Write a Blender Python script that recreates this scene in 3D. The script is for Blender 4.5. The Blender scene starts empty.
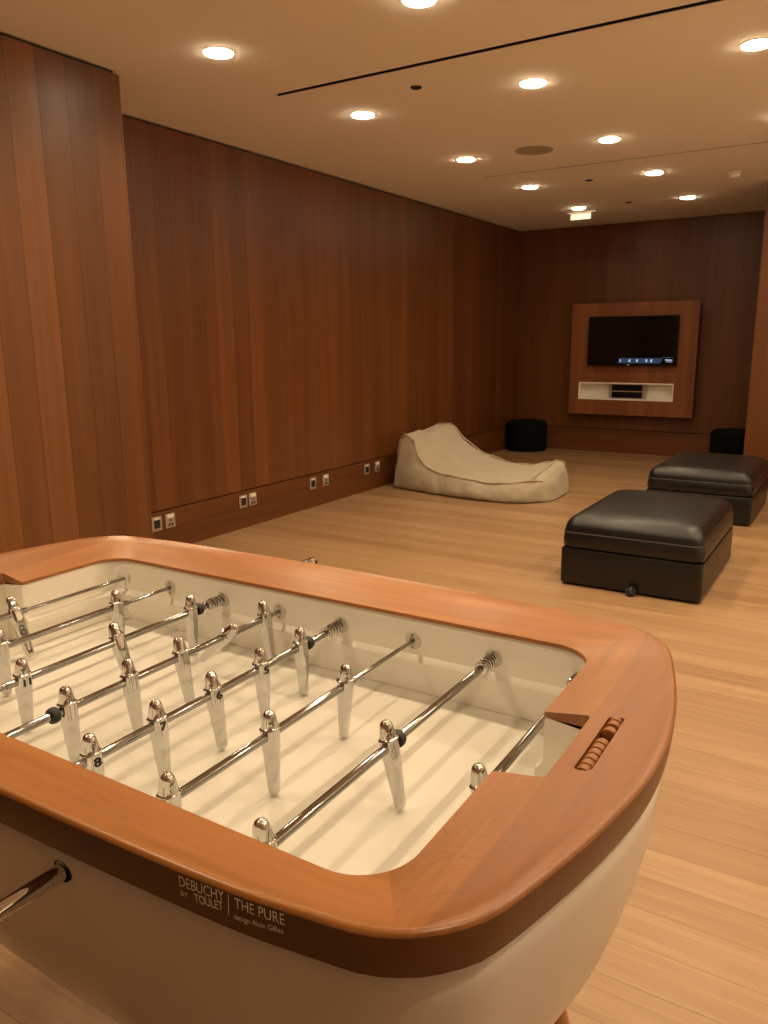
import bpy, bmesh, math, random
from mathutils import Vector, Matrix
random.seed(4)
PI = math.pi
SC = bpy.context.scene
C = SC.collection

# ------------------------------------------------------------------ helpers
def link(o, parent=None):
    C.objects.link(o)
    if parent: o.parent = parent
    return o

def obj(name, bm, mats, parent=None, loc=(0, 0, 0), rot=(0, 0, 0), angle=35, flat=False):
    me = bpy.data.meshes.new(name)
    bmesh.ops.recalc_face_normals(bm, faces=bm.faces)
    bm.to_mesh(me); bm.free()
    for m in (mats if isinstance(mats, (list, tuple)) else [mats]): me.materials.append(m)
    if not flat:
        for p in me.polygons: p.use_smooth = True
        me.set_sharp_from_angle(angle=math.radians(angle))
    o = bpy.data.objects.new(name, me)
    o.location = loc; o.rotation_euler = rot
    return link(o, parent)

def tag(o, label=None, cat=None, group=None, kind=None):
    if label: o['label'] = label
    if cat: o['category'] = cat
    if group: o['group'] = group
    if kind: o['kind'] = kind
    return o

def empty(name, loc, label=None, cat=None, group=None, rotz=0):
    o = bpy.data.objects.new(name, None)
    o.empty_display_size = .05
    o.location = loc; o.rotation_euler = (0, 0, rotz)
    link(o)
    return tag(o, label, cat, group)

def struct(name, bm, mats, **k):
    o = obj(name, bm, mats, flat=True); o['kind'] = 'structure'
    return o

def add_box(bm, x0, x1, y0, y1, z0, z1, bev=0, seg=2, mi=0):
    t = bmesh.new()
    bmesh.ops.create_cube(t, size=1)
    bmesh.ops.scale(t, vec=(x1 - x0, y1 - y0, z1 - z0), verts=t.verts)
    bmesh.ops.translate(t, vec=((x0 + x1) / 2, (y0 + y1) / 2, (z0 + z1) / 2), verts=t.verts)
    if bev: bmesh.ops.bevel(t, geom=t.edges[:], offset=bev, segments=seg, profile=.6, affect='EDGES')
    merge(bm, t, mi)

def merge(bm, t, mi=0, M=None):
    if M is not None: bmesh.ops.transform(t, matrix=M, verts=t.verts)
    vm = {v: bm.verts.new(v.co) for v in t.verts}
    for f in t.faces:
        try:
            g = bm.faces.new([vm[v] for v in f.verts]); g.material_index = mi
        except ValueError: pass
    t.free()

def add_lathe(bm, prof, n=24, M=None, mi=0, cap=True):
    """prof: list of (r, z) swept about z"""
    t = bmesh.new(); rings = []
    for r, z in prof:
        rings.append([t.verts.new((r * math.cos(2 * PI * i / n), r * math.sin(2 * PI * i / n), z)) for i in range(n)])
    for a, b in zip(rings, rings[1:]):
        for i in range(n): t.faces.new([a[i], a[(i + 1) % n], b[(i + 1) % n], b[i]])
    if cap: t.faces.new(rings[0][::-1]); t.faces.new(rings[-1])
    merge(bm, t, mi, M)

def add_tube(bm, pts, r, n=12, mi=0, closed=False):
    t = bmesh.new(); P = [Vector(p) for p in pts]; rings = []; N = len(P)
    up = None
    for i, p in enumerate(P):
        a = P[(i - 1) % N] if (i or closed) else p
        b = P[(i + 1) % N] if (i < N - 1 or closed) else p
        d = (b - a).normalized()
        if up is None: up = Vector((0, 0, 1)) if abs(d.z) < .9 else Vector((1, 0, 0))
        s = d.cross(up).normalized(); u = s.cross(d).normalized(); up = u
        rr = r[i] if isinstance(r, (list, tuple)) else r
        rings.append([t.verts.new(p + s * rr * math.cos(2 * PI * k / n) + u * rr * math.sin(2 * PI * k / n)) for k in range(n)])
    rng = range(N) if closed else range(N - 1)
    for i in rng:
        a, b = rings[i], rings[(i + 1) % N]
        for k in range(n): t.faces.new([a[k], a[(k + 1) % n], b[(k + 1) % n], b[k]])
    if not closed: t.faces.new(rings[0][::-1]); t.faces.new(rings[-1])
    merge(bm, t, mi)

def add_rings(bm, rings, mi=0, cap0=True, cap1=True, closed=True):
    """bridge rings (lists of points with equal counts)"""
    R = [[bm.verts.new(p) for p in r] for r in rings]
    n = len(R[0])
    for a, b in zip(R, R[1:]):
        for i in range(n if closed else n - 1):
            f = bm.faces.new([a[i], a[(i + 1) % n], b[(i + 1) % n], b[i]]); f.material_index = mi
    if cap0: bm.faces.new(R[0][::-1]).material_index = mi
    if cap1: bm.faces.new(R[-1]).material_index = mi
    return R

def rrect(a, b, r, z, n=8, cx=0, cy=0):
    pts = []
    for k, (sx, sy) in enumerate(((1, 1), (-1, 1), (-1, -1), (1, -1))):
        for i in range(n + 1):
            t = PI / 2 * (k + i / n)
            pts.append((cx + sx * (a - r) + r * math.cos(t), cy + sy * (b - r) + r * math.sin(t), z))
    return pts

def text_bm(s, bold=0.0, space=1.0):
    cu = bpy.data.curves.new('t', 'FONT'); cu.body = s; cu.size = 1; cu.offset = bold; cu.space_character = space
    o = bpy.data.objects.new('t', cu); C.objects.link(o)
    bpy.context.view_layer.update()
    me = bpy.data.meshes.new_from_object(o.evaluated_get(bpy.context.evaluated_depsgraph_get()))
    bpy.data.objects.remove(o); bpy.data.curves.remove(cu)
    t = bmesh.new(); t.from_mesh(me); bpy.data.meshes.remove(me)
    xs = [v.co.x for v in t.verts]; ys = [v.co.y for v in t.verts]
    x0, x1, y0, y1 = min(xs), max(xs), min(ys), max(ys)
    for v in t.verts: v.co = ((v.co.x - x0) / (x1 - x0), (v.co.y - y0) / (y1 - y0), 0)
    return t

def boolean(o, cutter_bm, op='DIFFERENCE'):
    me = bpy.data.meshes.new('c'); bmesh.ops.recalc_face_normals(cutter_bm, faces=cutter_bm.faces)
    cutter_bm.to_mesh(me); cutter_bm.free()
    c = bpy.data.objects.new('c', me); C.objects.link(c)
    c.parent = o.parent
    md = o.modifiers.new('b', 'BOOLEAN'); md.object = c; md.operation = op; md.solver = 'EXACT'
    bpy.context.view_layer.update()
    nm = bpy.data.meshes.new_from_object(o.evaluated_get(bpy.context.evaluated_depsgraph_get()))
    o.modifiers.clear(); old = o.data; o.data = nm
    bpy.data.objects.remove(c); bpy.data.meshes.remove(old); bpy.data.meshes.remove(me)

# ------------------------------------------------------------------ materials
class NT:
    def __init__(s, name):
        s.m = bpy.data.materials.new(name); s.m.use_nodes = True
        s.t = s.m.node_tree; s.b = s.t.nodes['Principled BSDF']
    def n(s, typ, **k):
        nd = s.t.nodes.new(typ)
        for a, v in k.items():
            if a.startswith('i_'):
                key = a[2:]; key = int(key) if key.isdigit() else key
                if hasattr(v, 'is_output'): s.t.links.new(v, nd.inputs[key])
                else: nd.inputs[key].default_value = v
            else: setattr(nd, a, v)
        return nd
    def math(s, op, a, b=0.0, c=None):
        nd = s.n('ShaderNodeMath', operation=op, i_0=a, i_1=b)
        if c is not None:
            if hasattr(c, 'is_output'): s.t.links.new(c, nd.inputs[2])
            else: nd.inputs[2].default_value = c
        return nd.outputs[0]
    def link(s, out, inp): s.t.links.new(out, s.b.inputs[inp])
    def ramp(s, fac, stops):
        r = s.n('ShaderNodeValToRGB', i_0=fac).color_ramp
        while len(r.elements) < len(stops): r.elements.new(.5)
        for e, (p, c) in zip(r.elements, stops): e.position = p; e.color = (*c, 1)
        return s.t.nodes[-1].outputs[0]
    def coords(s, kind='Object'):
        return s.n('ShaderNodeTexCoord').outputs[kind]
    def mix(s, fac, a, b, blend='MIX'):
        nd = s.n('ShaderNodeMix', data_type='RGBA', blend_type=blend)
        for key, v in ((0, fac), (6, a), (7, b)):
            if hasattr(v, 'is_output'): s.t.links.new(v, nd.inputs[key])
            else: nd.inputs[key].default_value = v if key == 0 else (*v, 1)
        return nd.outputs[2]

def simple(name, col, rough=.5, metal=0, coat=0, spec=.5, emit=None, es=0, bump=None, sheen=0):
    t = NT(name); b = t.b
    b.inputs['Base Color'].default_value = (*col, 1); b.inputs['Roughness'].default_value = rough
    b.inputs['Metallic'].default_value = metal; b.inputs['Coat Weight'].default_value = coat
    b.inputs['Specular IOR Level'].default_value = spec; b.inputs['Sheen Weight'].default_value = sheen
    if emit: b.inputs['Emission Color'].default_value = (*emit, 1); b.inputs['Emission Strength'].default_value = es
    if bump:
        nz = t.n('ShaderNodeTexNoise', i_Vector=t.coords(), i_Scale=bump[0], i_Detail=4.0)
        bp = t.n('ShaderNodeBump', i_Strength=bump[1], i_Distance=bump[2], i_Height=nz.outputs[0])
        t.link(bp.outputs[0], 'Normal')
    return t.m

def plank_mat(name, along, across, w, L, stops, seam=.35, seamw=.012, rough=.4, grain=(2., 45.), tint=.5, fine=.5, coat=0.0, spec=.5, seams=True, ends=True):
    """planks whose long axis is `along` (0 x,1 y,2 z) laid side by side along `across`"""
    t = NT(name)
    sp = t.n('ShaderNodeSeparateXYZ', i_0=t.coords())
    a = sp.outputs[along]; c = sp.outputs[across]
    cw = t.math('DIVIDE', c, w); row = t.math('FLOOR', cw); fr = t.math('FRACT', cw)
    rn = t.n('ShaderNodeTexWhiteNoise', noise_dimensions='1D', i_W=row).outputs[0]
    al = t.math('DIVIDE', t.math('ADD', a, t.math('MULTIPLY', rn, L * 7.3)), L)
    if not ends: al = t.math('ADD', .5, 0.0)
    col = t.math('FLOOR', al); fa = t.math('FRACT', al)
    idv = t.n('ShaderNodeCombineXYZ', i_0=row, i_1=col)
    wn = t.n('ShaderNodeTexWhiteNoise', noise_dimensions='2D', i_Vector=idv.outputs[0])
    off = t.math('MULTIPLY', wn.outputs[0], 31.0)
    gv = t.n('ShaderNodeCombineXYZ', i_0=t.math('MULTIPLY', a, grain[0]), i_1=t.math('MULTIPLY', c, grain[1]), i_2=off)
    g1 = t.n('ShaderNodeTexNoise', i_Vector=gv.outputs[0], i_Scale=1.0, i_Detail=5.0, i_Roughness=.6)
    gv2 = t.n('ShaderNodeCombineXYZ', i_0=t.math('MULTIPLY', a, grain[0] * .35), i_1=t.math('MULTIPLY', c, grain[1] * .22), i_2=off)
    g2 = t.n('ShaderNodeTexNoise', i_Vector=gv2.outputs[0], i_Scale=1.0, i_Detail=3.0, i_Distortion=.6)
    f = t.math('MULTIPLY', t.math('SUBTRACT', g1.outputs[0], .5), fine)
    f = t.math('ADD', f, t.math('MULTIPLY', t.math('SUBTRACT', g2.outputs[0], .5), fine * 1.3))
    f = t.math('ADD', f, t.math('MULTIPLY', t.math('SUBTRACT', wn.outputs[0], .5), tint))
    f = t.math('ADD', f, .5)
    cc = t.ramp(f, stops)
    if seams:
        e1 = t.math('MINIMUM', fr, t.math('SUBTRACT', 1.0, fr))
        e2 = t.math('MULTIPLY', t.math('MINIMUM', fa, t.math('SUBTRACT', 1.0, fa)), L / w)
        e = t.math('MINIMUM', e1, e2)
        s = t.n('ShaderNodeMapRange', i_0=e, i_1=0.0, i_2=seamw, i_3=1.0 - seam, i_4=1.0)
        cc = t.mix(1.0, cc, s.outputs[0], 'MULTIPLY')
        bp = t.n('ShaderNodeBump', i_Strength=.25, i_Distance=.002, i_Height=s.outputs[0]); t.link(bp.outputs[0], 'Normal')
    t.link(cc, 'Base Color')
    rr = t.n('ShaderNodeMapRange', i_0=g1.outputs[0], i_3=rough - .06, i_4=rough + .08); t.link(rr.outputs[0], 'Roughness')
    t.b.inputs['Coat Weight'].default_value = coat; t.b.inputs['Coat Roughness'].default_value = .3
    t.b.inputs['Specular IOR Level'].default_value = spec
    return t.m

WALL = [(.15, (.084, .0245, .0050)), (.5, (.128, .040, .0090)), (.85, (.178, .059, .0150))]
M_wall_y = plank_mat('wood_panelling', 2, 1, .163, 9, WALL, seam=.65, seamw=.018, rough=.40, grain=(1.2, 60), tint=.30, fine=.5, ends=False)
M_wall_pier = plank_mat('wood_panelling_pier', 2, 1, .152, 9, [(.15, (.092, .030, .007)), (.5, (.140, .049, .0125)), (.85, (.195, .072, .020))], seam=.7, seamw=.02, rough=.38, grain=(1.2, 60), tint=.55, fine=.45, ends=False)
M_wall_x = plank_mat('wood_panelling_back', 2, 0, .163, 9, WALL, seam=.3, seamw=.012, rough=.42, grain=(1.2, 60), tint=.30, fine=.5, ends=False)
M_base_y = plank_mat('wood_skirting', 1, 2, 3.1, 2.6, WALL, seam=.3, seamw=.0006, rough=.42, grain=(1.2, 60), tint=.3, fine=.55)
M_base_x = plank_mat('wood_skirting_back', 0, 2, 3.1, 2.6, WALL, seam=.3, seamw=.0006, rough=.42, grain=(1.2, 60), tint=.3, fine=.55)
M_floor = plank_mat('oak_floor', 0, 1, .1225, 11.0, [(.1, (.215, .118, .054)), (.5, (.292, .170, .083)), (.9, (.372, .233, .123))], seam=.5, seamw=.014, rough=.36, grain=(4, 110), tint=.42, fine=.62, spec=.45, ends=False)
TABW = [(.12, (.36, .105, .022)), (.5, (.50, .165, .040)), (.88, (.62, .235, .07))]
M_rail = plank_mat('rail_wood', 0, 1, 5, 40, TABW, rough=.34, grain=(5, 90), tint=0, fine=.55, seams=False, coat=.12)
M_panel = plank_mat('panel_wood', 2, 0, .21, 9, [(.15, (.17, .046, .013)), (.5, (.205, .066, .020)), (.85, (.27, .09, .030))], seam=.1, rough=.42, grain=(1.2, 50), tint=.45, fine=.5)
M_leg = plank_mat('leg_wood', 2, 0, 5, 40, [(.12, (.25, .09, .020)), (.5, (.34, .127, .030)), (.88, (.42, .17, .045))], rough=.4, grain=(5, 90), tint=0, fine=.5, seams=False)
M_bead = plank_mat('bead_wood', 1, 0, 5, 40, [(.12, (.22, .075, .016)), (.5, (.29, .105, .025)), (.88, (.36, .14, .038))], rough=.4, grain=(9, 160), tint=0, fine=.5, seams=False)

def rim_wood():
    """long rails with lengthwise grain, mitred to end boards whose grain runs across"""
    t = NT('rim_wood')
    co = t.coords(); sp = t.n('ShaderNodeSeparateXYZ', i_0=co)
    au = t.math('ABSOLUTE', sp.outputs[0]); av = t.math('ABSOLUTE', sp.outputs[1])
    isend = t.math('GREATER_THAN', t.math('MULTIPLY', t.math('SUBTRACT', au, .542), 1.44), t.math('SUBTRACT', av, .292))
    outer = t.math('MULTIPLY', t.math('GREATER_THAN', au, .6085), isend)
    m1 = t.n('ShaderNodeMapping', i_Vector=co, i_Scale=(5.0, 85.0, 30.0))
    n1 = t.n('ShaderNodeTexNoise', i_Vector=m1.outputs[0], i_Scale=1.0, i_Detail=4.0)
    m1b = t.n('ShaderNodeMapping', i_Vector=co, i_Scale=(2.0, 17.0, 8.0))
    n1b = t.n('ShaderNodeTexNoise', i_Vector=m1b.outputs[0], i_Scale=1.0, i_Detail=2.0, i_Distortion=.5)
    f1 = t.math('ADD', t.math('MULTIPLY', n1.outputs[0], .5), t.math('MULTIPLY', n1b.outputs[0], .5))
    rail = t.ramp(f1, [(.3, (.285, .104, .021)), (.5, (.35, .133, .029)), (.72, (.43, .174, .043))])
    m2 = t.n('ShaderNodeMapping', i_Vector=co, i_Scale=(85.0, 5.0, 20.0))
    n2 = t.n('ShaderNodeTexNoise', i_Vector=m2.outputs[0], i_Scale=1.0, i_Detail=4.0)
    endc = t.ramp(n2.outputs[0], [(.25, (.25, .092, .020)), (.5, (.315, .119, .028)), (.8, (.385, .155, .041))])
    # cathedral figure near the front corner
    m3 = t.n('ShaderNodeMapping', i_Vector=co, i_Scale=(11.0, 6.0, 3.0))
    n3 = t.n('ShaderNodeTexNoise', i_Vector=m3.outputs[0], i_Scale=1.0, i_Detail=1.5, i_Distortion=.7)
    rg = t.math('FRACT', t.math('MULTIPLY', n3.outputs[0], 13.0))
    line = t.n('ShaderNodeMapRange', i_0=rg, i_1=.0, i_2=.14, i_3=1.0, i_4=.0)
    dst = t.n('ShaderNodeVectorMath', operation='DISTANCE', i_0=co, i_1=(.60, -.27, .90))
    msk = t.n('ShaderNodeMapRange', i_0=dst.outputs['Value'], i_1=.06, i_2=.24, i_3=.55, i_4=.0)
    endc = t.mix(t.math('MULTIPLY', line.outputs[0], msk.outputs[0]), endc, (.20, .055, .012))
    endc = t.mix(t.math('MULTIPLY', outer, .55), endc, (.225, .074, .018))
    t.link(t.mix(isend, rail, endc), 'Base Color'); t.b.inputs['Roughness'].default_value = .34
    t.b.inputs['Coat Weight'].default_value = .12; t.b.inputs['Coat Roughness'].default_value = .3
    return t.m
M_rim = rim_wood()
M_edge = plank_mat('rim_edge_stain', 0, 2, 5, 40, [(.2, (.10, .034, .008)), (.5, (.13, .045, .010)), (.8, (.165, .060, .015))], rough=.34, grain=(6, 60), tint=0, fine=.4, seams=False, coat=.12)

M_ceil = simple('ceiling_paint', (.90, .85, .77), .9, bump=(300, .05, .001))
M_dark = simple('dark_gap', (.012, .008, .006), .8)
M_tub = simple('cream_lacquer', (.72, .655, .59), .32, coat=.25)
M_inner = simple('cream_liner', (.86, .815, .72), .38)
M_field = simple('cream_playfield', (.62, .59, .515), .42, spec=.35)
M_chrome = simple('chrome', (.62, .615, .615), .04, metal=1)
M_chrome2 = simple('chrome_rod', (.33, .325, .33), .06, metal=1)
M_clear = simple('pale_bearing_plastic', (.62, .57, .48), .2, coat=.5)
M_black = simple('black_rubber', (.012, .012, .012), .55)
M_ink = simple('black_number_paint', (.012, .010, .010), .5)
M_white_ink = simple('pale_grey_print', (.95, .92, .88), .5)
M_leather = simple('dark_brown_leather', (.007, .0057, .005), .34, spec=.45, bump=(230, .25, .0012))
M_piping = simple('leather_piping', (.03, .024, .019), .4)
M_cloth = simple('beige_canvas', (.37, .315, .228), .9, bump=(500, .3, .001), sheen=.2)
M_cloth2 = simple('beige_piping', (.36, .30, .21), .9)
M_pouf = simple('black_cloth', (.003, .0032, .0032), .9, spec=.15)
M_white = simple('white_laminate', (.93, .88, .82), .4)
M_screen = simple('black_screen', (.004, .004, .004), .12)
M_bezel = simple('black_bezel', (.004, .004, .004), .5, spec=.2)
M_bar = simple('blue_menu_bar', (.02, .05, .12), .3, emit=(.05, .10, .22), es=.32)
M_icon = simple('pale_menu_icons', (.5, .6, .8), .3, emit=(.45, .60, .95), es=.45)
M_steel = simple('brushed_plate', (.50, .43, .36), .35, metal=.6)
M_wplast = simple('white_plastic', (.78, .72, .64), .4)
M_lens = simple('lit_lens', (1, 1, 1), .5, emit=(1, .80, .52), es=60)
M_embox = simple('lit_diffuser_box', (.9, .85, .75), .5, emit=(1, .80, .55), es=.6)
M_trim = simple('lamp_trim', (.9, .86, .78), .5)
M_device = simple('grey_device', (.10, .08, .07), .4, metal=.3)
M_speaker = simple('speaker_mesh', (.42, .36, .30), .8)

# ------------------------------------------------------------------ room
XW, YB, HC, HB, XP, YP = -3.85, 9.497, 2.651, .279, -3.304, 2.90
XR, YF = 1.75, -3.2
GAP = .016
b = bmesh.new(); add_box(b, XW - .3, XR + .2, YF - .2, YB + .3, -.1, 0); struct('floor', b, M_floor)
# ceiling with the two long slots left open
b = bmesh.new()
slots = [(-2.905, 1.5, 3.600, 3.640), (-2.87, 1.5, 6.243, 6.265)]
ys = [YF - .2] + [v for s in slots for v in (s[2], s[3])] + [YB + .3]
for i in range(0, len(ys), 2): add_box(b, XW - .3, XR + .2, ys[i], ys[i + 1], HC, HC + .08)
for s in slots:
    add_box(b, XW - .3, s[0], s[2], s[3], HC, HC + .08); add_box(b, s[1], XR + .2, s[2], s[3], HC, HC + .08)
struct('ceiling', b, M_ceil)
b = bmesh.new()
for s in slots:
    add_box(b, s[0] - .02, s[1] + .02, s[2] - .02, s[3] + .02, HC + .082, HC + .10)
    add_box(b, s[0], s[1], s[2], s[2] + .002, HC + .002, HC + .082); add_box(b, s[0], s[1], s[3] - .002, s[3], HC + .002, HC + .082)
struct('trim_1', b, M_dark)
b = bmesh.new(); add_box(b, XW - .03, XW, YP - .3, YB, HB + .004, HC - GAP); struct('wall_left', b, M_wall_y)
b = bmesh.new(); add_box(b, XW - .03, XW + .003, YP, YB, 0.0, HB - .004); struct('baseboard_left', b, M_base_y)
b = bmesh.new(); add_box(b, XP - .55, XP, YF, YP, 0, HC - GAP); struct('wall_left_pier', b, M_wall_pier)
b = bmesh.new(); add_box(b, XW - .10, XW - .032, YP - .3, YB, 0, HC); add_box(b, XP - .55, XP - .02, YF, YP - .02, HC - GAP, HC)
struct('trim_2', b, M_dark)
b = bmesh.new(); add_box(b, XW, XR, YB, YB + .03, HB + .004, HC - .006); struct('wall_back', b, M_wall_x)
b = bmesh.new(); add_box(b, XW + .003, XR, YB - .003, YB + .03, 0, HB - .004); struct('baseboard_back', b, M_base_x)
b = bmesh.new(); add_box(b, XW, XR, YB + .032, YB + .09, 0, HC); struct('trim_3', b, M_dark)
b = bmesh.new(); add_box(b, -.918, XR, 7.71, 7.95, 0, HC); struct('wall_right_return', b, [M_wall_x])
b = bmesh.new(); add_box(b, XR, XR + .1, YF, YB, 0, HC); struct('wall_right', b, M_ceil)
b = bmesh.new(); add_box(b, XW, XR, YF - .1, YF, 0, HC); struct('wall_front', b, M_ceil)

# ------------------------------------------------------------------ ceiling fittings
def ring_pts(r, z, n=32): return [(r * math.cos(2 * PI * i / n), r * math.sin(2 * PI * i / n), z) for i in range(n)]
LIGHT_COL = (1.0, .765, .49)
def spot(parent, power, z=-.022):
    ld = bpy.data.lights.new('lamp', 'SPOT'); ld.energy = power; ld.color = LIGHT_COL
    ld.spot_size = math.radians(150); ld.spot_blend = .9; ld.shadow_soft_size = .045
    o = bpy.data.objects.new('lamp', ld); o.location = (0, 0, z); link(o, parent); return o
dl_ring = bmesh.new(); add_rings(dl_ring, [ring_pts(.066, -.001), ring_pts(.066, -.004), ring_pts(.072, -.004), ring_pts(.074, -.0005)], cap0=False, cap1=False)
dl_lens = bmesh.new(); add_lathe(dl_lens, [(.0655, -.0008), (.0645, -.0080), (.052, -.0125), (.015, -.0145)], 32)
dl = empty('downlight', (0, 0, HC)); obj('trim_ring', dl_ring, M_trim, dl); obj('lens', dl_lens, M_lens, dl)
rows = [2.97, 4.18, 5.57, 6.845, 8.18]
ordn = ['nearest', 'second nearest', 'third', 'fourth', 'farthest']
PW = 49
used = False
def place_dl(x, y, label, group, power):
    global used
    if not used: o = dl; used = True
    else:
        o = dl.copy(); link(o)
        for ch in dl.children:
            if ch.type == 'MESH':
                c = ch.copy(); link(c); c.parent = o
    o.location = (x, y, HC); tag(o, label, 'ceiling light', group)
    spot(o, power)
for i, y in enumerate(rows):
    pw = PW * (1, 1, .9, .62, .25)[i]
    place_dl(-2.71, y, '%s lit round downlight in the left ceiling row beside the panelled wall' % ordn[i], 'recessed ceiling downlights', pw)
    place_dl(-1.655, y, '%s lit round downlight in the middle ceiling row' % ordn[i], 'recessed ceiling downlights', pw)
place_dl(-.60, 4.22, 'lit round downlight at the upper right edge of the ceiling', 'recessed ceiling downlights', PW)
hid = 'unseen round downlight out of the frame, added along the continued ceiling grid'
for x, y in [(-.60, 2.97), (-.60, 5.57), (-.60, 6.845), (.45, 2.97), (.45, 4.22), (.45, 5.57), (-1.655, 1.7), (-.60, 1.7), (.45, 1.7), (-1.655, .4), (.45, .4), (1.5, 2.97), (1.5, 5.57), (-2.71, 1.7), (1.5, 1.7), (1.5, 4.22)]:  # grid carried on out of view; right-wall column added to brighten the ceiling
    place_dl(x, y, hid, 'downlights out of the frame', PW)

def ceil_disc(name, x, y, r, depth, mats, label, cat, group=None):
    b = bmesh.new()
    add_lathe(b, [(r, -.0002), (r, -depth), (r * .93, -depth - .002), (r * .86, -depth - .001), (r * .84, -depth * .4), (.004, -depth * .3)], 32)
    o = obj(name, b, mats, loc=(x, y, HC)); tag(o, label, cat, group); return o
ceil_disc('ceiling_spotlight', -2.198, 3.91, .030, .004, M_dark, 'nearest and largest small dark unlit round ceiling opening, beside the near slot', 'ceiling fitting', 'small dark round ceiling openings')
ceil_disc('ceiling_spotlight', -2.189, 6.848, .030, .004, M_dark, 'middle small dark unlit round ceiling opening, just beyond the far slot', 'ceiling fitting', 'small dark round ceiling openings')
ceil_disc('ceiling_spotlight', -2.192, 8.132, .030, .004, M_dark, 'farthest small dark unlit round ceiling opening, near the back wall', 'ceiling fitting', 'small dark round ceiling openings')
ceil_disc('ceiling_speaker', -2.188, 5.585, .135, .004, M_speaker, 'large flat round ceiling speaker grille, greyish against the ceiling', 'ceiling speaker')
det = empty('smoke_detector', (-1.107, 7.197, HC), 'small white conical detector hanging from the ceiling near the right edge', 'smoke detector')
b = bmesh.new(); add_lathe(b, [(.058, 0), (.058, -.012), (.05, -.016)], 28); obj('base_plate', b, M_wplast, det)
b = bmesh.new(); add_lathe(b, [(.046, -.016), (.036, -.040), (.020, -.050), (.008, -.052)], 28); obj('sensor_head', b, M_wplast, det)
em = empty('emergency_light', (-2.765, 8.44, HC), 'small glowing rectangular light box hanging under the ceiling near the back wall', 'emergency light')
b = bmesh.new(); add_box(b, -.14, .16, -.03, .03, -.018, 0, .004); obj('housing', b, M_wplast, em)
b = bmesh.new(); add_box(b, -.110, .105, -.012, .012, -.078, -.0185, .005); obj('diffuser', b, M_embox, em)

# ------------------------------------------------------------------ wall sockets
def socket(y, first, lab):
    o = empty('wall_socket', (XW + .0035, y, .202), lab, 'wall socket', 'wall sockets along the left skirting')
    b = bmesh.new(); add_box(b, 0, .007, -.042, .042, -.048, .048, .003); obj('face_plate', b, M_steel, o)
    if first:
        b = bmesh.new(); add_box(b, .0072, .010, -.025, .025, -.028, .026, .002)
        obj('data_insert', b, M_black, o)
        b = bmesh.new(); add_box(b, .0072, .011, -.026, .020, .028, .040, .001); obj('shutter', b, M_wplast, o)
    else:
        b = bmesh.new(); add_box(b, .0072, .013, -.030, .026, .018, .044, .002); obj('switch', b, M_wplast, o)
        b = bmesh.new()
        add_box(b, .0072, .0092, -.005, .005, -.004, .010); add_box(b, .0072, .0092, -.020, -.008, -.036, -.024); add_box(b, .0072, .0092, .008, .020, -.036, -.024)
        add_box(b, .0072, .0088, -.020, .020, -.022, -.017)
        obj('pin_holes', b, M_black, o)
near = ['first', 'second', 'third', 'fourth']
for i, (ya, yc) in enumerate([(3.411, 3.527), (4.242, 4.347), (5.097, 5.277), (5.920, 6.10)]):
    socket(ya, True, 'square data socket with black insert, left plate of the %s pair from the near end' % near[i])
    socket(yc, False, 'square power socket with white rocker, right plate of the %s pair from the near end' % near[i])

# ------------------------------------------------------------------ media panel and television
FY = YB - .14
mp = empty('media_panel', (-2.40, FY, .466), 'raised square wood panel with a pale niche, fixed to the back wall', 'wall panel')
def L_(x, z): return x + 2.40, z - .466
px0, px1, pz0, pz1 = -3.120 + 2.40, -1.680 + 2.40, 0, 1.758 - .466
nx0, nx1, nz0, nz1 = -3.002 + 2.40, -1.902 + 2.40, .640 - .466, .845 - .466
b = bmesh.new()
for (a0, a1, c0, c1) in ((px0, px1, nz1, pz1), (px0, px1, pz0, nz0), (px0, nx0, nz0, nz1), (nx1, px1, nz0, nz1)):
    add_box(b, a0, a1, 0, .035, c0, c1)
obj('board', b, M_panel, mp, flat=True)
b = bmesh.new()
add_box(b, px0 + .05, px1 - .03, .036, .139, nz1 + .02, pz1 - .03); add_box(b, px0 + .05, px1 - .03, .036, .139, pz0 + .03, nz0 - .02)
obj('support_frame', b, M_dark, mp, flat=True)
b = bmesh.new(); q = .014
add_box(b, nx0, nx1, -.006, .13, nz1 - q, nz1 - .0005); add_box(b, nx0, nx1, -.006, .13, nz0 + .0005, nz0 + q)
add_box(b, nx0, nx0 + q, -.006, .13, nz0 + q, nz1 - q); add_box(b, nx1 - q, nx1, -.006, .13, nz0 + q, nz1 - q)
add_box(b, nx0, nx1, .13, .138, nz0, nz1)
obj('niche_box', b, M_white, mp, flat=True)
rk = empty('media_player', (-2.437, FY + .045, .640 + q + .0005), 'dark two-deck media unit in a grey frame standing in the pale wall niche', 'media player')
b = bmesh.new(); hx = .21; hz = .205 - 2 * q - .002
add_box(b, -hx, -hx + .03, 0, .07, 0, hz); add_box(b, hx - .03, hx, 0, .07, 0, hz); add_box(b, -hx + .03, hx - .03, 0, .07, hz - .012, hz); add_box(b, -hx + .03, hx - .03, 0, .07, 0, .01)
obj('rack_frame', b, M_steel, rk, flat=True)
b = bmesh.new(); add_box(b, -hx + .031, hx - .031, .02, .068, .011, hz * .46, .002); obj('lower_deck', b, M_bezel, rk)
b = bmesh.new(); add_box(b, -hx + .031, hx - .031, .02, .068, hz * .54, hz - .0125, .002); obj('upper_deck', b, M_bezel, rk)
b = bmesh.new(); add_box(b, -hx + .031, hx - .031, -.004, .068, hz * .47, hz * .53); obj('shelf', b, M_steel, rk, flat=True)

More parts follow.
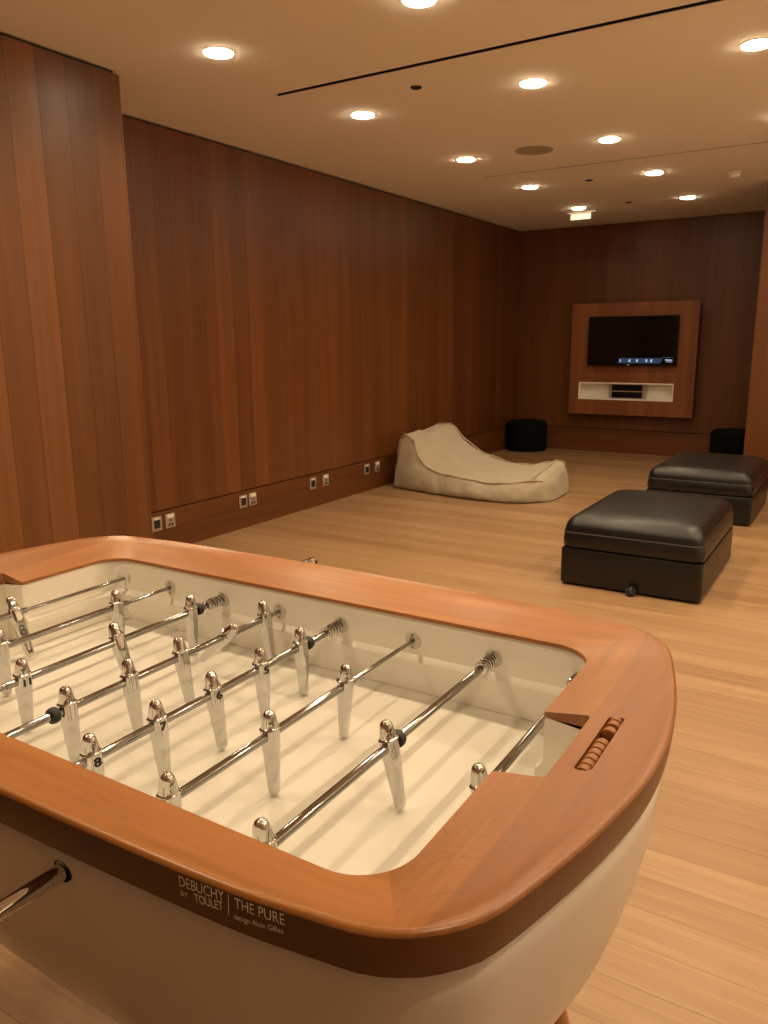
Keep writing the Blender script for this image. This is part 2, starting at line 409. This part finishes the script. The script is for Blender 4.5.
tv = empty('television', (-2.390, FY - .012, 1.045), 'wide black television showing a blue menu bar, mounted on the wood panel', 'television')
tw, th = .507, .560
b = bmesh.new(); add_box(b, -tw, tw, -.045, .0, 0, th, .006); obj('casing', b, M_bezel, tv)
b = bmesh.new(); add_box(b, -tw + .012, tw - .012, -.0462, -.0445, .018, th - .012); obj('screen', b, M_screen, tv, flat=True)
b = bmesh.new(); add_box(b, -.35, .35, 0, .0115, .15, .42); obj('wall_bracket', b, M_dark, tv, flat=True)
b = bmesh.new()
# menu bar: slanted left end, raised block to the right
def quad(bm, pts, y, mi=0, th_=.0008):
    bm2 = [bm.verts.new((x, y, z)) for x, z in pts]; bk = [bm.verts.new((x, y + th_, z)) for x, z in pts]
    bm.faces.new(bm2).material_index = mi; bm.faces.new(bk[::-1]).material_index = mi
    for i in range(len(pts)):
        j = (i + 1) % len(pts); bm.faces.new([bm2[j], bm2[i], bk[i], bk[j]]).material_index = mi
yy = -.0472
quad(b, [(-.145, .028), (.335, .028), (.36, .086), (-.130, .086)], yy)
quad(b, [(.345, .088), (.475, .094), (.475, .100), (.365, .098)], yy)
for ix in (-.115, -.010, .075, .180, .235):
    s = .014 if ix > -.1 else .009
    quad(b, [(ix - s, .042), (ix + s, .042), (ix + s * .8, .074), (ix - s * .6, .074)], yy - .001, 1)
quad(b, [(.385, .060), (.465, .057), (.465, .071), (.39, .076)], yy - .001, 1)
quad(b, [(.395, .044), (.465, .041), (.465, .047), (.40, .051)], yy - .001, 1)
obj('menu_bar', b, [M_bar, M_icon], tv, flat=True)
b = bmesh.new(); add_box(b, -.035, -.010, -.0470, -.0455, .004, .013); 
obj('bezel_print', b, M_white_ink, tv, flat=True)

# ------------------------------------------------------------------ poufs by the back wall
def pouf(x, y, r, h, label):
    b = bmesh.new()
    prof = [(r * .93, 0), (r, .015), (r * 1.0, h * .5), (r * .995, h - .05), (r * .975, h - .025), (r * .93, h - .008), (r * .86, h), (r * .5, h + .004), (.01, h + .005)]
    add_lathe(b, prof, 48)
    o = empty('pouf', (x, y, 0), label, 'pouf', 'black round poufs at the back wall')
    obj('body', b, M_pouf, o, angle=60)
    b = bmesh.new(); add_tube(b, [(r * .995 * math.cos(2 * PI * i / 48), r * .995 * math.sin(2 * PI * i / 48), h - .045) for i in range(48)], .004, 8, closed=True)
    obj('piping', b, M_pouf, o)
pouf(-3.60, 9.225, .250, .365, 'black round pouf in the far left corner of the room')
pouf(-1.20, 9.235, .250, .365, 'black round pouf at the back wall, partly hidden behind the right ottoman and wall end')

# ------------------------------------------------------------------ ottomans
def cushion_ring(a, b_, r, z, n=10): return rrect(a, b_, r, z, n)
def ottoman(x0, x1, y0, y1, label, rot=0):
    cx, cy = (x0 + x1) / 2, (y0 + y1) / 2; a, c = (x1 - x0) / 2, (y1 - y0) / 2
    o = empty('ottoman', (cx, cy, 0), label, 'ottoman', 'dark leather storage ottomans', rot)
    b = bmesh.new()
    add_rings(b, [rrect(a - .02, c - .02, .02, .012), rrect(a - .004, c - .004, .02, .014), rrect(a, c, .022, .022), rrect(a, c, .022, .205), rrect(a - .003, c - .003, .02, .213), rrect(a - .02, c - .02, .02, .2145)])
    obj('base', b, M_leather, o, angle=50)
    b = bmesh.new(); r = .05
    prof = [(.02, .2155), (.008, .218), (.002, .228), (.000, .262), (.003, .296), (.005, .303), (.006, .312), (.009, .335), (.016, .357), (.030, .376), (.052, .389), (.09, .398), (.17, .404), (.30, .407)]
    rings = []
    for ins, z in prof:
        rr = max(.01, min(a - ins, c - ins, r + max(0, ins) * .45)); rr = min(rr, min(a - ins, c - ins) * .98)
        rings.append(rrect(a - ins, c - ins, rr, z))
    add_rings(b, rings)
    for v in b.verts:
        if v.co.z > .30:
            v.co.z += .004 * math.sin(v.co.x * 13 + cx * 5) * math.sin(v.co.y * 11 + 1)
    cu = obj('cushion', b, M_leather, o, angle=60)
    b = bmesh.new(); add_tube(b, rrect(a - .004, c - .004, .05, .3035)[::1], .0042, 8, closed=True)
    obj('seam_piping', b, M_piping, cu)
    for sx in (-1, 1):
        for sy in (-1, 1):
            b = bmesh.new()
            Mx = Matrix.Translation((sx * (a - .07), sy * (c - .07), .0078)) @ Matrix.Rotation(PI / 2, 4, 'Y')
            add_lathe(b, [(.0065, -.010), (.0075, -.008), (.0075, .008), (.0065, .010)], 20, Mx)
            add_box(b, sx * (a - .07) - .004, sx * (a - .07) + .004, sy * (c - .07) - .004, sy * (c - .07) + .004, .010, .0135)
            obj('castor', b, M_black, o)
    return o
ot = ottoman(-1.380, -.628, 4.108, 5.13, 'nearer of the two square dark leather ottomans, with a castor showing under its front')
b = bmesh.new(); add_lathe(b, [(.018, -.022), (.0245, -.015), (.0245, .015), (.018, .022)], 20, Matrix.Translation((.026, -.536, .0255)) @ Matrix.Rotation(PI / 2 - .5, 4, (.3, 1, 0)))
add_box(b, .018, .034, -.540, -.495, .030, .048, .004)
tag(obj('castor', b, M_black, ot), 'small dark metal castor at the middle of the front edge')
ottoman(-1.392, -.638, 6.09, 7.12, 'farther of the two square dark leather ottomans, beside the wood wall end')

# ------------------------------------------------------------------ bean bag lounger
def interp(tab, x):
    if x <= tab[0][0]: return tab[0][1:]
    for p, q in zip(tab, tab[1:]):
        if x <= q[0]:
            f = (x - p[0]) / (q[0] - p[0]); f = f * f * (3 - 2 * f)
            return tuple(a + (c - a) * f for a, c in zip(p[1:], q[1:]))
    return tab[-1][1:]
#    s    x_bottom x_top  halfw  y_centre z_near z_mid z_far
BB = [(0.0, -3.715, -3.70, .25, 6.53, .30, .33, .36),
      (.03, -3.725, -3.675, .33, 6.53, .44, .46, .48),
      (.08, -3.71, -3.60, .365, 6.53, .505, .505, .535),
      (.14, -3.62, -3.47, .38, 6.52, .45, .485, .545),
      (.20, -3.52, -3.40, .395, 6.50, .32, .43, .50),
      (.28, -3.38, -3.30, .41, 6.49, .225, .335, .41),
      (.40, -3.15, -3.12, .435, 6.47, .18, .245, .29),
      (.55, -2.88, -2.87, .455, 6.45, .16, .205, .215),
      (.70, -2.62, -2.62, .455, 6.45, .155, .19, .205),
      (.82, -2.45, -2.45, .435, 6.46, .165, .21, .235),
      (.91, -2.34, -2.34, .385, 6.48, .18, .235, .262),
      (.96, -2.265, -2.275, .325, 6.50, .18, .225, .25),
      (.99, -2.215, -2.235, .25, 6.51, .14, .17, .19),
      (1.0, -2.195, -2.22, .16, 6.51, .09, .10, .11)]
bag = empty('bean_bag_lounger', (-2.95, 6.50, 0), 'beige canvas bean bag lounger slumped on the floor by the left wall', 'bean bag')
b = bmesh.new(); NS = 80; rings = []; edgeN = []; edgeF = []
def side(sgn, hw, ze):
    """bulging side from the floor up to the piped edge: (y offset, z)"""
    P = [(.90, 0), (.96, .03), (1.0, .10), (1.02, .25), (1.01, .45), (.975, .65), (.93, .82), (.885, .95)]
    return [(sgn * hw * a_, ze * c_) for a_, c_ in P]
for i in range(NS + 1):
    s = i / NS
    xb, xt, hw, ycn, zn, zm, zf = interp(BB, s)
    prof = [(-hw * .5, 0), (0, 0), (hw * .5, 0)] + side(1, hw, zf)
    e2 = len(prof) - 1
    for k in range(13):
        u = .86 - 1.72 * k / 12                      # far to near
        q = u / .86
        zl = zf * (q * (q + 1) / 2) + zm * (1 - q * q) + zn * (q * (q - 1) / 2)
        zl += .016 * (1 - q ** 6)
        prof.append((u * hw, zl))
    prof += side(-1, hw, zn)[::-1]
    zmx = max(z for _, z in prof)
    ring = []
    for yv, z in prof:
        zz = z / max(zmx, .01)
        x = xb + (xt - xb) * zz
        w = .006 * math.sin(11 * x + 9 * yv) + .005 * math.sin(27 * x - 15 * yv + 20 * z)
        w += .010 * math.exp(-((x + 3.42) / .12) ** 2) * math.sin(40 * z)
        if z < .02: w = 0
        ring.append((x + 2.95, ycn + yv * (1 + w * .8) - 6.50, z + w * .8))
    rings.append(ring)
    nE_ = len(prof)
    cf, cn = e2 + 1, nE_ - 9
    edgeN.append(Vector(ring[cn]) + Vector((0, -.006, .004))); edgeF.append(Vector(ring[cf]) + Vector((0, .006, .004)))
add_rings(b, rings)
bagm = obj('cover', b, M_cloth, bag, angle=80)
md = bagm.modifiers.new('s', 'SUBSURF'); md.levels = 1; md.render_levels = 1
tx = bpy.data.textures.new('wrinkle', 'CLOUDS'); tx.noise_scale = .12; tx.noise_depth = 2
md = bagm.modifiers.new('d', 'DISPLACE'); md.texture = tx; md.strength = .026; md.mid_level = .5; md.texture_coords = 'LOCAL'
def pipe(pts, name):
    b = bmesh.new(); add_tube(b, pts, .0075, 8); obj(name, b, M_cloth2, bag)
pipe(edgeN[4:-3], 'piping'); pipe(edgeF[4:-3], 'piping')
rr_ = rings[NS - 7]; pipe([Vector(p) + Vector((.004, 0, .006)) for p in rr_[11:24]], 'piping')

# ------------------------------------------------------------------ foosball table
TX, TY = -.859, .808
tb = empty('foosball_table', (TX, TY, 0), 'white tub foosball table with wooden rim and eight chrome rods, in the foreground', 'foosball table')
OUT = [(0, .413), (.15, .411), (.30, .407), (.45, .400), (.53, .390), (.575, .382), (.61, .364), (.632, .343), (.651, .315), (.670, .255), (.690, .174), (.7045, .09), (.7095, .04), (.7105, 0)]
def cr(P, n):
    """Catmull-Rom resample to n+1 points by arc length"""
    P = [Vector((*p, 0)) for p in P]
    Q = [Vector((-P[1].x, P[1].y, 0))] + P + [Vector((P[-2].x, -P[-2].y, 0))]
    pts = []
    for i in range(1, len(Q) - 2):
        for k in range(12):
            t = k / 12; a, b_, c, d = Q[i - 1], Q[i], Q[i + 1], Q[i + 2]
            pts.append(.5 * ((2 * b_) + (-a + c) * t + (2 * a - 5 * b_ + 4 * c - d) * t * t + (-a + 3 * b_ - 3 * c + d) * t ** 3))
    pts.append(P[-1])
    L = [0]
    for p, q in zip(pts, pts[1:]): L.append(L[-1] + (q - p).length)
    res = []; j = 0
    for k in range(n + 1):
        t = L[-1] * k / n
        while j < len(L) - 2 and L[j + 1] < t: j += 1
        f = (t - L[j]) / (L[j + 1] - L[j]); res.append(pts[j].lerp(pts[j + 1], f))
    return res
IA, IB, IR = .5465, .3095, .062
nS, nC, nE = 22, 12, 12
Pout = [p for p in OUT]
i_s = OUT.index((.53, .390)); i_e = OUT.index((.670, .255))
dense = cr(OUT, 600)
def at(u0=None, v0=None):
    return min(range(len(dense)), key=lambda i: (dense[i].x - u0) ** 2 + (dense[i].y - v0) ** 2)
k1, k2 = at(.53, .390), at(.670, .255)
def samp(i0, i1, n, last=False):
    return [dense[round(i0 + (i1 - i0) * k / n)] for k in range(n + (1 if last else 0))]
Qo = samp(0, k1, nS) + samp(k1, k2, nC) + samp(k2, 600, nE, True)
def inner_q(a, b_, r):
    q = [Vector(((a - r) * k / nS, b_, 0)) for k in range(nS)]
    q += [Vector((a - r + r * math.sin(PI / 2 * k / nC), b_ - r + r * math.cos(PI / 2 * k / nC), 0)) for k in range(nC)]
    q += [Vector((a, (b_ - r) * (1 - k / nE), 0)) for k in range(nE + 1)]
    return q
def full(q):
    """mirror a quadrant (from +v axis to +u axis) to a closed loop"""
    n = len(q)
    l = [(p.x, p.y) for p in q]
    l += [(p.x, -p.y) for p in q[-2::-1]]
    l += [(-p.x, -p.y) for p in q[1:]]
    l += [(-p.x, p.y) for p in q[-2:0:-1]]
    return l
FO = full(Qo); FI = full(inner_q(IA, IB, IR))
NL = len(FO)
def normals(F):
    r = []
    for i in range(len(F)):
        a, c = F[i - 1], F[(i + 1) % len(F)]; d = Vector((c[0] - a[0], c[1] - a[1])).normalized(); r.append((-d.y, d.x))
    # make them point outward
    return [(nx, ny) if nx * F[i][0] + ny * F[i][1] > 0 else (-nx, -ny) for i, (nx, ny) in enumerate(r)]
NO = normals(FO)
def off_out(d): return [(FO[i][0] + NO[i][0] * d, FO[i][1] + NO[i][1] * d) for i in range(NL)]
def lerp_loop(s): return [(FI[i][0] + (FO[i][0] - FI[i][0]) * s, FI[i][1] + (FO[i][1] - FI[i][1]) * s) for i in range(NL)]
ZI, ZO, ZB = .884, .911, .863
def zt(s): return ZI + (ZO - ZI) * s
rim_loops = []
def addl(pts, z): rim_loops.append([(x, y, z) for x, y in pts])
addl(lerp_loop(0), .8775); addl(lerp_loop(0), ZI - .0018); addl([(x * 1.0016, y * 1.0025) for x, y in lerp_loop(0)], ZI)
for s in (.12, .3, .5, .7, .85): addl(lerp_loop(s), zt(s))
R0 = .006
for k in range(0, 7):
    t = PI / 2 * k / 6
    addl(off_out(-R0 + R0 * math.sin(t)), ZO - R0 + R0 * math.cos(t))
addl(off_out(-.002), .882); addl(off_out(-.0045), .867); addl(off_out(-.0095), ZB)
addl(lerp_loop(.6), .867); addl(lerp_loop(.3), .872); 
b = bmesh.new()
rim_loops.append(rim_loops[0])
R = [[b.verts.new(p) for p in r] for r in rim_loops[:-1]]; R.append(R[0])
for li, (a_, c_) in enumerate(zip(R, R[1:])):
    for i in range(NL):
        j = (i + 1) % NL
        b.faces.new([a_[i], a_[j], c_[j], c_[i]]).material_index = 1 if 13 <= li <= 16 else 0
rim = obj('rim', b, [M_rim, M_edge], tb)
# goal notches and score slots are cut into the rim
NH = .0815
def notch(sx):
    c = bmesh.new(); r = .006
    x0, x1 = IA - .03, .608
    pts = []
    base = [(x0, -NH), (x1, -NH), (x1, NH), (x0, NH)]
        # flare at the inner mouth is rounded, deep corners are tight
    pts = [(x0, -NH - .006), (IA - .001, -NH - .006), (IA + .002, -NH - .002), (IA + .006, -NH)]
    for k in range(5):
        t = -PI / 2 + PI / 2 * k / 4; pts.append((x1 - r + r * math.cos(t), -NH + r + r * math.sin(t)))
    for k in range(5):
        t = PI / 2 * k / 4; pts.append((x1 - r + r * math.cos(t), NH - r + r * math.sin(t)))
    pts += [(IA + .006, NH), (IA + .002, NH + .002), (IA - .001, NH + .006), (x0, NH + .006)]
    pts = [(sx * x, y) for x, y in pts]
    if sx < 0: pts = pts[::-1]
    add_rings(c, [[(x, y, .84) for x, y in pts], [(x, y, .93) for x, y in pts]])
    return c
for sx in (1, -1): boolean(rim, notch(sx))
SX, SV0, SV1, SW = .6395, -.056, .083, .0098
for sx in (1, -1):
    c = bmesh.new(); pr = rrect(SW, (SV1 - SV0) / 2, .006, 0, 4, sx * SX, (SV0 + SV1) / 2)
    add_rings(c, [[(x, y, .874) for x, y, z in pr], [(x, y, .93) for x, y, z in pr]])
    boolean(rim, c)
me = rim.data
for p in me.polygons: p.use_smooth = True
me.set_sharp_from_angle(angle=math.radians(28))

# tub: bowl-like hull outside, stepped well inside
def hull_loop(ins, z, k=1.0):
    l = []
    for i in range(NL):
        x, y = FO[i]
        l.append((x * (1 - ins / .71), y * (1 - k / .413), z))
    return l
b = bmesh.new(); rings = []
rings.append([(x, y, .857) for x, y in off_out(-.035)])
rings.append([(x, y, .8618) for x, y in off_out(-.018)])
rings.append([(x, y, .8610) for x, y in off_out(-.0125)])
for z in (.856, .83, .80, .76, .72, .68, .64, .60, .56, .52, .485):
    d = .86 - z; rings.append(hull_loop(.008 + .02 * d + .80 * d * d + 5.0 * max(0, d - .22) ** 2, z, .009 + .135 * d + .60 * d * d))
for dz, di in ((.022, .012), (.035, .032), (.041, .07)):
    d = .375; rings.append(hull_loop(.008 + .02 * d + .80 * d * d + .1201 + di * 1.7, .485 - dz, .009 + .135 * d + .60 * d * d + di))
add_rings(b, rings, cap0=False)
tub = obj('tub', b, M_tub, tb, angle=50)
# sleeve hole in the near side of the hull
def rod_cut(x, y0, y1, z, r=.0115):
    c = bmesh.new(); add_lathe(c, [(r, y0), (r, y1)], 24, Matrix.Translation((x, 0, z)) @ Matrix.Rotation(-PI / 2, 4, 'X')); return c

def well_loop(d, nd=None, n=10):
    """rounded rectangle with the goal mouths bulging outward"""
    a, c, r = IA + d, IB + d, IR
    x1 = .608 if nd is None else IA + nd
    q = []
    pts = []
    for k in range(n + 1):
        t = PI / 2 * k / n; pts.append((a - r + r * math.sin(t), c - r + r * math.cos(t)))
    pts += [(a, NH), (x1, NH)]
    l = [(0, c)] + pts
    l = l + [(x, -y) for x, y in l[::-1]]
    left = [(-x, y) for x, y in l[::-1]]
    return l + left[1:-1]
b = bmesh.new()
def W(d, z): return [(x, y, z) for x, y in well_loop(d)]
add_rings(b, [W(.003, .8765), W(.0015, .868), W(.0015, .812), W(-.004, .806), W(-.009, .803), W(-.0095, .7485)], cap0=False, cap1=False)
wl = obj('inner_liner', b, M_inner, tb, angle=30)
b = bmesh.new()
def inner_plain(d, z): return [(x, y, z) for x, y in full(inner_q(IA + d, IB + d, IR))]
add_rings(b, [inner_plain(-.009, .735), inner_plain(-.009, .7478)])
obj('playing_field', b, M_field, tb, flat=True)
b = bmesh.new()
for sx in (1, -1):
    b = bmesh.new()
    xa, xb_ = sorted((sx * (IA - .0085), sx * .610)); add_box(b, xa, xb_, -NH - .002, NH + .002, .70, .746)
    obj('goal_tray', b, M_inner, tb, flat=True)

# rim lettering on the near side face
def near_face_y(x, z):
    """local y of the rim's near side face at local x"""
    u = abs(x)
    best = min(range(len(dense) - 1), key=lambda i: abs(dense[i].x - u))
    return -(dense[best].y)
b = bmesh.new()
def put_text(s, x0, x1, za0, za1, zb0, zb1, bold=0.0):
    """left edge spans za0..za1, right edge zb0..zb1 (world x, z)"""
    t = text_bm(s, bold)
    for v in t.verts:
        u, w = v.co.x, v.co.y
        x = x0 + (x1 - x0) * u - TX
        z = (za0 + (zb0 - za0) * u) + ((za1 - za0) + ((zb1 - zb0) - (za1 - za0)) * u) * w
        ins = 0 if z > .876 else 0
        dd = .002 * max(0, min(1, (.897 - z) / .021)) + .0025 * max(0, min(1, (.876 - z) / .014))
        v.co = (x, near_face_y(x, z) + dd - .0006, z)
    merge(b, t)
put_text('DEBUCHY', -.4605, -.4110, .8935, .9040, .8965, .9065)
put_text('BY', -.4605, -.4525, .8835, .8885, .8840, .8890)
put_text('TOULET', -.4450, -.4135, .8825, .8920, .8860, .8955, .012)
put_text('THE PURE', -.4005, -.3525, .8945, .9045, .8945, .9050)
put_text('design Alain Gilles', -.4025, -.3550, .8805, .8880, .8835, .8910)
xx = -.4065 - TX
b.faces.new([b.verts.new((x, near_face_y(x, z) - .0008 + (.0022 if z < .89 else 0), z)) for x, z in [(xx - .0030, .883), (xx - .0021, .883), (xx + .0009, .9055), (xx, .9055)]])
obj('lettering', b, M_white_ink, tb, flat=True)

# score beads
y = SV0 + .0015
b0 = bmesh.new(); add_lathe(b0, [(.0072, .0003), (.0092, .0016), (.0092, .0112), (.0072, .0126)], 20, Matrix.Rotation(-PI / 2, 4, 'X'))
bead = obj('score_bead', b0, M_bead, tb, angle=50)
ypos = [y + .0131 * i for i in range(6)]
ypos += [ypos[-1] + .0131 + .019]
ypos += [ypos[-1] + .0131 + .0045]; ypos += [ypos[-1] + .0131]
for i, yv in enumerate(ypos):
    o = bead if i == 0 else link(bead.copy(), tb)
    o.location = (SX, yv, .8915)

# legs
for sx in (1, -1):
    for sy in (1, -1):
        b = bmesh.new()
        top = Vector((sx * .484, sy * .200, .470)); bot = Vector((sx * .572, sy * .300, 0))
        if True:
            P = [bot, bot.lerp(top, .02), bot.lerp(top, .5), top]
            rr = [.017, .019, .027, .036]; t = []
            rings = []
            for p, r_ in zip(P, rr):
                rings.append([(p.x + r_ * math.cos(2 * PI * k / 24), p.y + r_ * math.sin(2 * PI * k / 24), p.z) for k in range(24)])
            add_rings(b, rings)
        obj('leg', b, M_leg, tb, angle=60)

# ---- players (one mesh per figure; head, collar, tapering facetted body)
def player_mesh(number=None):
    bm = bmesh.new()
    prof = [(-.0850, .0046, .0058), (-.0842, .0062, .0076), (-.080, .0066, .0082), (-.060, .0078, .0096), (-.040, .0090, .0108), (-.0215, .0102, .0118), (-.0205, .0107, .0123),
            (-.012, .0109, .0122), (-.002, .0112, .0126), (.0070, .0110, .0126), (.0082, .0122, .0134), (.0092, .0125, .0138), (.0104, .0121, .0133), (.0114, .0108, .0116), (.0150, .0106, .0112), (.020, .0100, .0104), (.0250, .0093, .0095), (.0285, .0085, .0086), (.0312, .0072, .0073), (.0332, .0052, .0053), (.0345, .0022, .0023)]
    n = 28; rings = []
    for z, rx, ry in prof:
        ring = []
        for k in range(n):
            t = 2 * PI * k / n
            e = 1.0 if z > .012 else .72          # body is squarer than the head
            ct, st = math.cos(t), math.sin(t)
            ring.append((rx * math.copysign(abs(ct) ** e, ct), ry * math.copysign(abs(st) ** e, st), z))
        rings.append(ring)
    add_rings(bm, rings)
    if number:
        t = text_bm(number, .022)
        w = .0108 if len(number) == 1 else .0125; h = .0118
        if number == '1': w = .004
        # painted on the +x face, just below the rod
        Mx = Matrix.Translation((.0112, -w / 2, -.0075)) @ Matrix(((0, 0, 1, 0), (w, 0, 0, 0), (0, h, 0, 0), (0, 0, 0, 1)))
        bmesh.ops.transform(t, matrix=Mx, verts=t.verts)
        fs = []
        vm = {v: bm.verts.new((.0121, v.co.y, v.co.z)) for v in t.verts}
        for f in t.faces:
            g = bm.faces.new([vm[v] for v in f.verts]); g.material_index = 1
        t.free()
    me = bpy.data.meshes.new('player_figure')
    bmesh.ops.recalc_face_normals(bm, faces=[f for f in bm.faces if f.material_index == 0])
    bm.to_mesh(me); bm.free(); me.materials.append(M_chrome); me.materials.append(M_ink)
    for p in me.polygons: p.use_smooth = p.material_index == 0
    me.set_sharp_from_angle(angle=math.radians(38))
    return me
ME = {None: player_mesh()}
ZR = .837
RX = [-.335, -.482, -.634, -.787, -.933, -1.080, -1.232, -1.372]
MEN = {1: [(.752, 10, None)],
       2: [(.788, 11, None), (.540, 9, None)],
       3: [(.908, -3, None), (.731, 2, None), (.552, 2, None)],
       4: [(.996, 3, None), (.892, 3, '5'), (.784, 8, '6'), (.675, 5, '7'), (.566, 4, '8')],
       5: [(1.074, 9, None), (.968, -47, None), (.860, 10, None), (.752, 7, None), (.640, 5, None)],
       6: [(1.028, 0, None), (.852, 20, None), (.668, -1, '11')],
       7: [(.976, 2, None), (.728, 2, None)],
       8: [(.848, 24, None)]}
FAR = {1, 2, 4, 6}      # handles on the far side
BUMP = {2: [(.808, 1)], 4: [(1.016, 1)], 5: [(.616, -1)], 6: [(1.048, 1)]}
YI0, YI1 = TY - IB, TY + IB
def ycyl(bm, r, y0, y1, n=20, mi=0, x=0, z=0): add_lathe(bm, [(r, y0), (r, y1)], n, Matrix.Translation((x, 0, z)) @ Matrix.Rotation(-PI / 2, 4, 'X'), mi)
for i, x in enumerate(RX, 1):
    far = i in FAR
    b = bmesh.new()
    last = {1: .80, 2: .84, 3: .93, 4: 1.02, 5: 1.09, 6: 1.05, 7: 1.0, 8: .87}[i]
    first = min(m[0] for m in MEN[i])
    if far:
        ycyl(b, .0050, YI0 - .04 - TY, .0)
        ycyl(b, .0062, first - .03 - TY, (YI1 + .13) - TY)
        ye = {1: 1.29, 2: 1.29, 4: 1.29, 6: 1.378}[i]
        ycyl(b, .0078, YI1 + .118 - TY, ye - TY, mi=1)
    else:
        ycyl(b, .0036, last - TY, YI1 + .04 - TY)
        ycyl(b, .0060, YI0 - .13 - TY, last + .002 - TY)
        ycyl(b, .0092, .13 - TY if i == 3 else .20 - TY, YI0 - .085 - TY, mi=1)
    rod = obj('rod', b, [M_chrome2, M_chrome], tb, loc=(x - TX, 0, ZR), angle=40)
    for (y_, ang, num) in MEN[i]:
        if num not in ME: ME[num] = player_mesh(num)
        p = bpy.data.objects.new('player_figure', ME[num]); link(p, rod)
        # positive angle swings the foot toward +x
        p.location = (0, y_ - TY, 0); p.rotation_euler = (0, -math.radians(ang), 0)
    for (y_, sg) in BUMP.get(i, []):
        b = bmesh.new(); add_lathe(b, [(.0065, -.0058), (.0108, -.0055), (.0112, -.0045), (.0118, -.002), (.0118, .002), (.0112, .0045), (.0108, .0055), (.0065, .0058)], 24, Matrix.Translation((0, y_ - TY, 0)) @ Matrix.Rotation(-PI / 2, 4, 'X'))
        obj('rubber_bumper', b, M_black, rod)
    if far:
        b = bmesh.new(); pts = []
        turns, N = 4.2, 90
        for k in range(N + 1):
            t = k / N; a = 2 * PI * turns * t; pts.append((.0098 * math.cos(a), YI1 - .006 - .034 * t - TY, .0098 * math.sin(a)))
        add_tube(b, pts, .0017, 8)
        obj('spring', b, M_chrome, rod)
        b = bmesh.new(); add_lathe(b, [(.0068, -.005), (.0105, -.004), (.0105, .004), (.0068, .005)], 20, Matrix.Translation((0, YI1 - .046 - TY, 0)) @ Matrix.Rotation(-PI / 2, 4, 'X'))
        obj('stop_collar', b, M_chrome, rod)
    hy = None
    if far: hy = ({1: 1.29, 2: 1.29, 4: 1.29, 6: 1.378}[i], 1)
    else: hy = (.13 if i == 3 else .20, -1)
    b = bmesh.new(); y0, sg = hy
    Lh = .11 if not far else .05
    add_lathe(b, [(.009, 0), (.0135, .003), (.0145, .02), (.0135, Lh - .02), (.0145, Lh - .006), (.011, Lh), (.004, Lh + .002)], 24,
              Matrix.Translation((0, y0 - TY, 0)) @ Matrix.Rotation(-PI / 2 * sg, 4, 'X'))
    obj('handle', b, M_chrome, rod, angle=50)
    # bearings in both long walls
    for sg in (1, -1):
        b = bmesh.new(); yw = sg * (IB + .0012)
        Mx = Matrix.Translation((x - TX, yw, ZR)) @ Matrix.Rotation(PI / 2 * sg, 4, 'X')
        add_lathe(b, [(.0155, 0), (.0155, .0012), (.0145, .0022), (.0075, .0026), (.0070, .0010)], 28, Mx)
        bb_ = b
        for sz in (1, -1):
            add_lathe(b, [(.0018, .002), (.0018, .0034), (.001, .004)], 10, Mx @ Matrix.Translation((0, sz * .0112, 0)), 1)
        obj('rod_bearing', b, [M_clear, M_chrome2], tb, angle=40)
    # sleeve hole collar in the hull where the outer tube leaves it
    d = .86 - ZR; face = .415
    u = abs(x - TX); best = min(range(len(dense) - 1), key=lambda q: abs(dense[q].x - u)); face = dense[best].y * (1 - (.009 + .12 * d + .56 * d * d) / .413)
    b = bmesh.new(); sg = 1 if far else -1
    Mx = Matrix.Translation((x - TX, sg * (face + .0008), ZR)) @ Matrix.Rotation(-PI / 2 * sg, 4, 'X')
    add_lathe(b, [(.0122, -.006), (.0122, .0003), (.0116, .0007), (.0104, .0002), (.0098, -.004)], 28, Mx)
    obj('sleeve_hole', b, M_dark, tb)

# ------------------------------------------------------------------ world, camera, view
w = bpy.data.worlds.new('World'); SC.world = w; w.use_nodes = True
w.node_tree.nodes['Background'].inputs[0].default_value = (1, .62, .34, 1); w.node_tree.nodes['Background'].inputs[1].default_value = .02
yaw, pit, rol = -.5540, .2162, -.00855
YAW = math.radians(-31.743); PIT = math.radians(12.386); ROL = math.radians(-.490)
fw = Vector((math.sin(YAW) * math.cos(PIT), math.cos(YAW) * math.cos(PIT), -math.sin(PIT)))
rt = Vector((math.cos(YAW), -math.sin(YAW), 0)); up = rt.cross(fw)
r2 = rt * math.cos(ROL) + up * math.sin(ROL); u2 = -rt * math.sin(ROL) + up * math.cos(ROL)
cam = bpy.data.cameras.new('camera'); co = bpy.data.objects.new('camera', cam); C.objects.link(co)
M = Matrix((r2, u2, -fw)).transposed().to_4x4(); M.translation = (0, 0, 1.35); co.matrix_world = M
cam.sensor_fit = 'VERTICAL'; cam.sensor_height = 36; cam.lens = 779.72 / 1024 * 36; cam.clip_start = .02
SC.camera = co
SC.view_settings.view_transform = 'Standard'; SC.view_settings.look = 'None'; SC.view_settings.gamma = 1
SC.view_settings.use_curve_mapping = False; SC.view_settings.exposure = 0.0
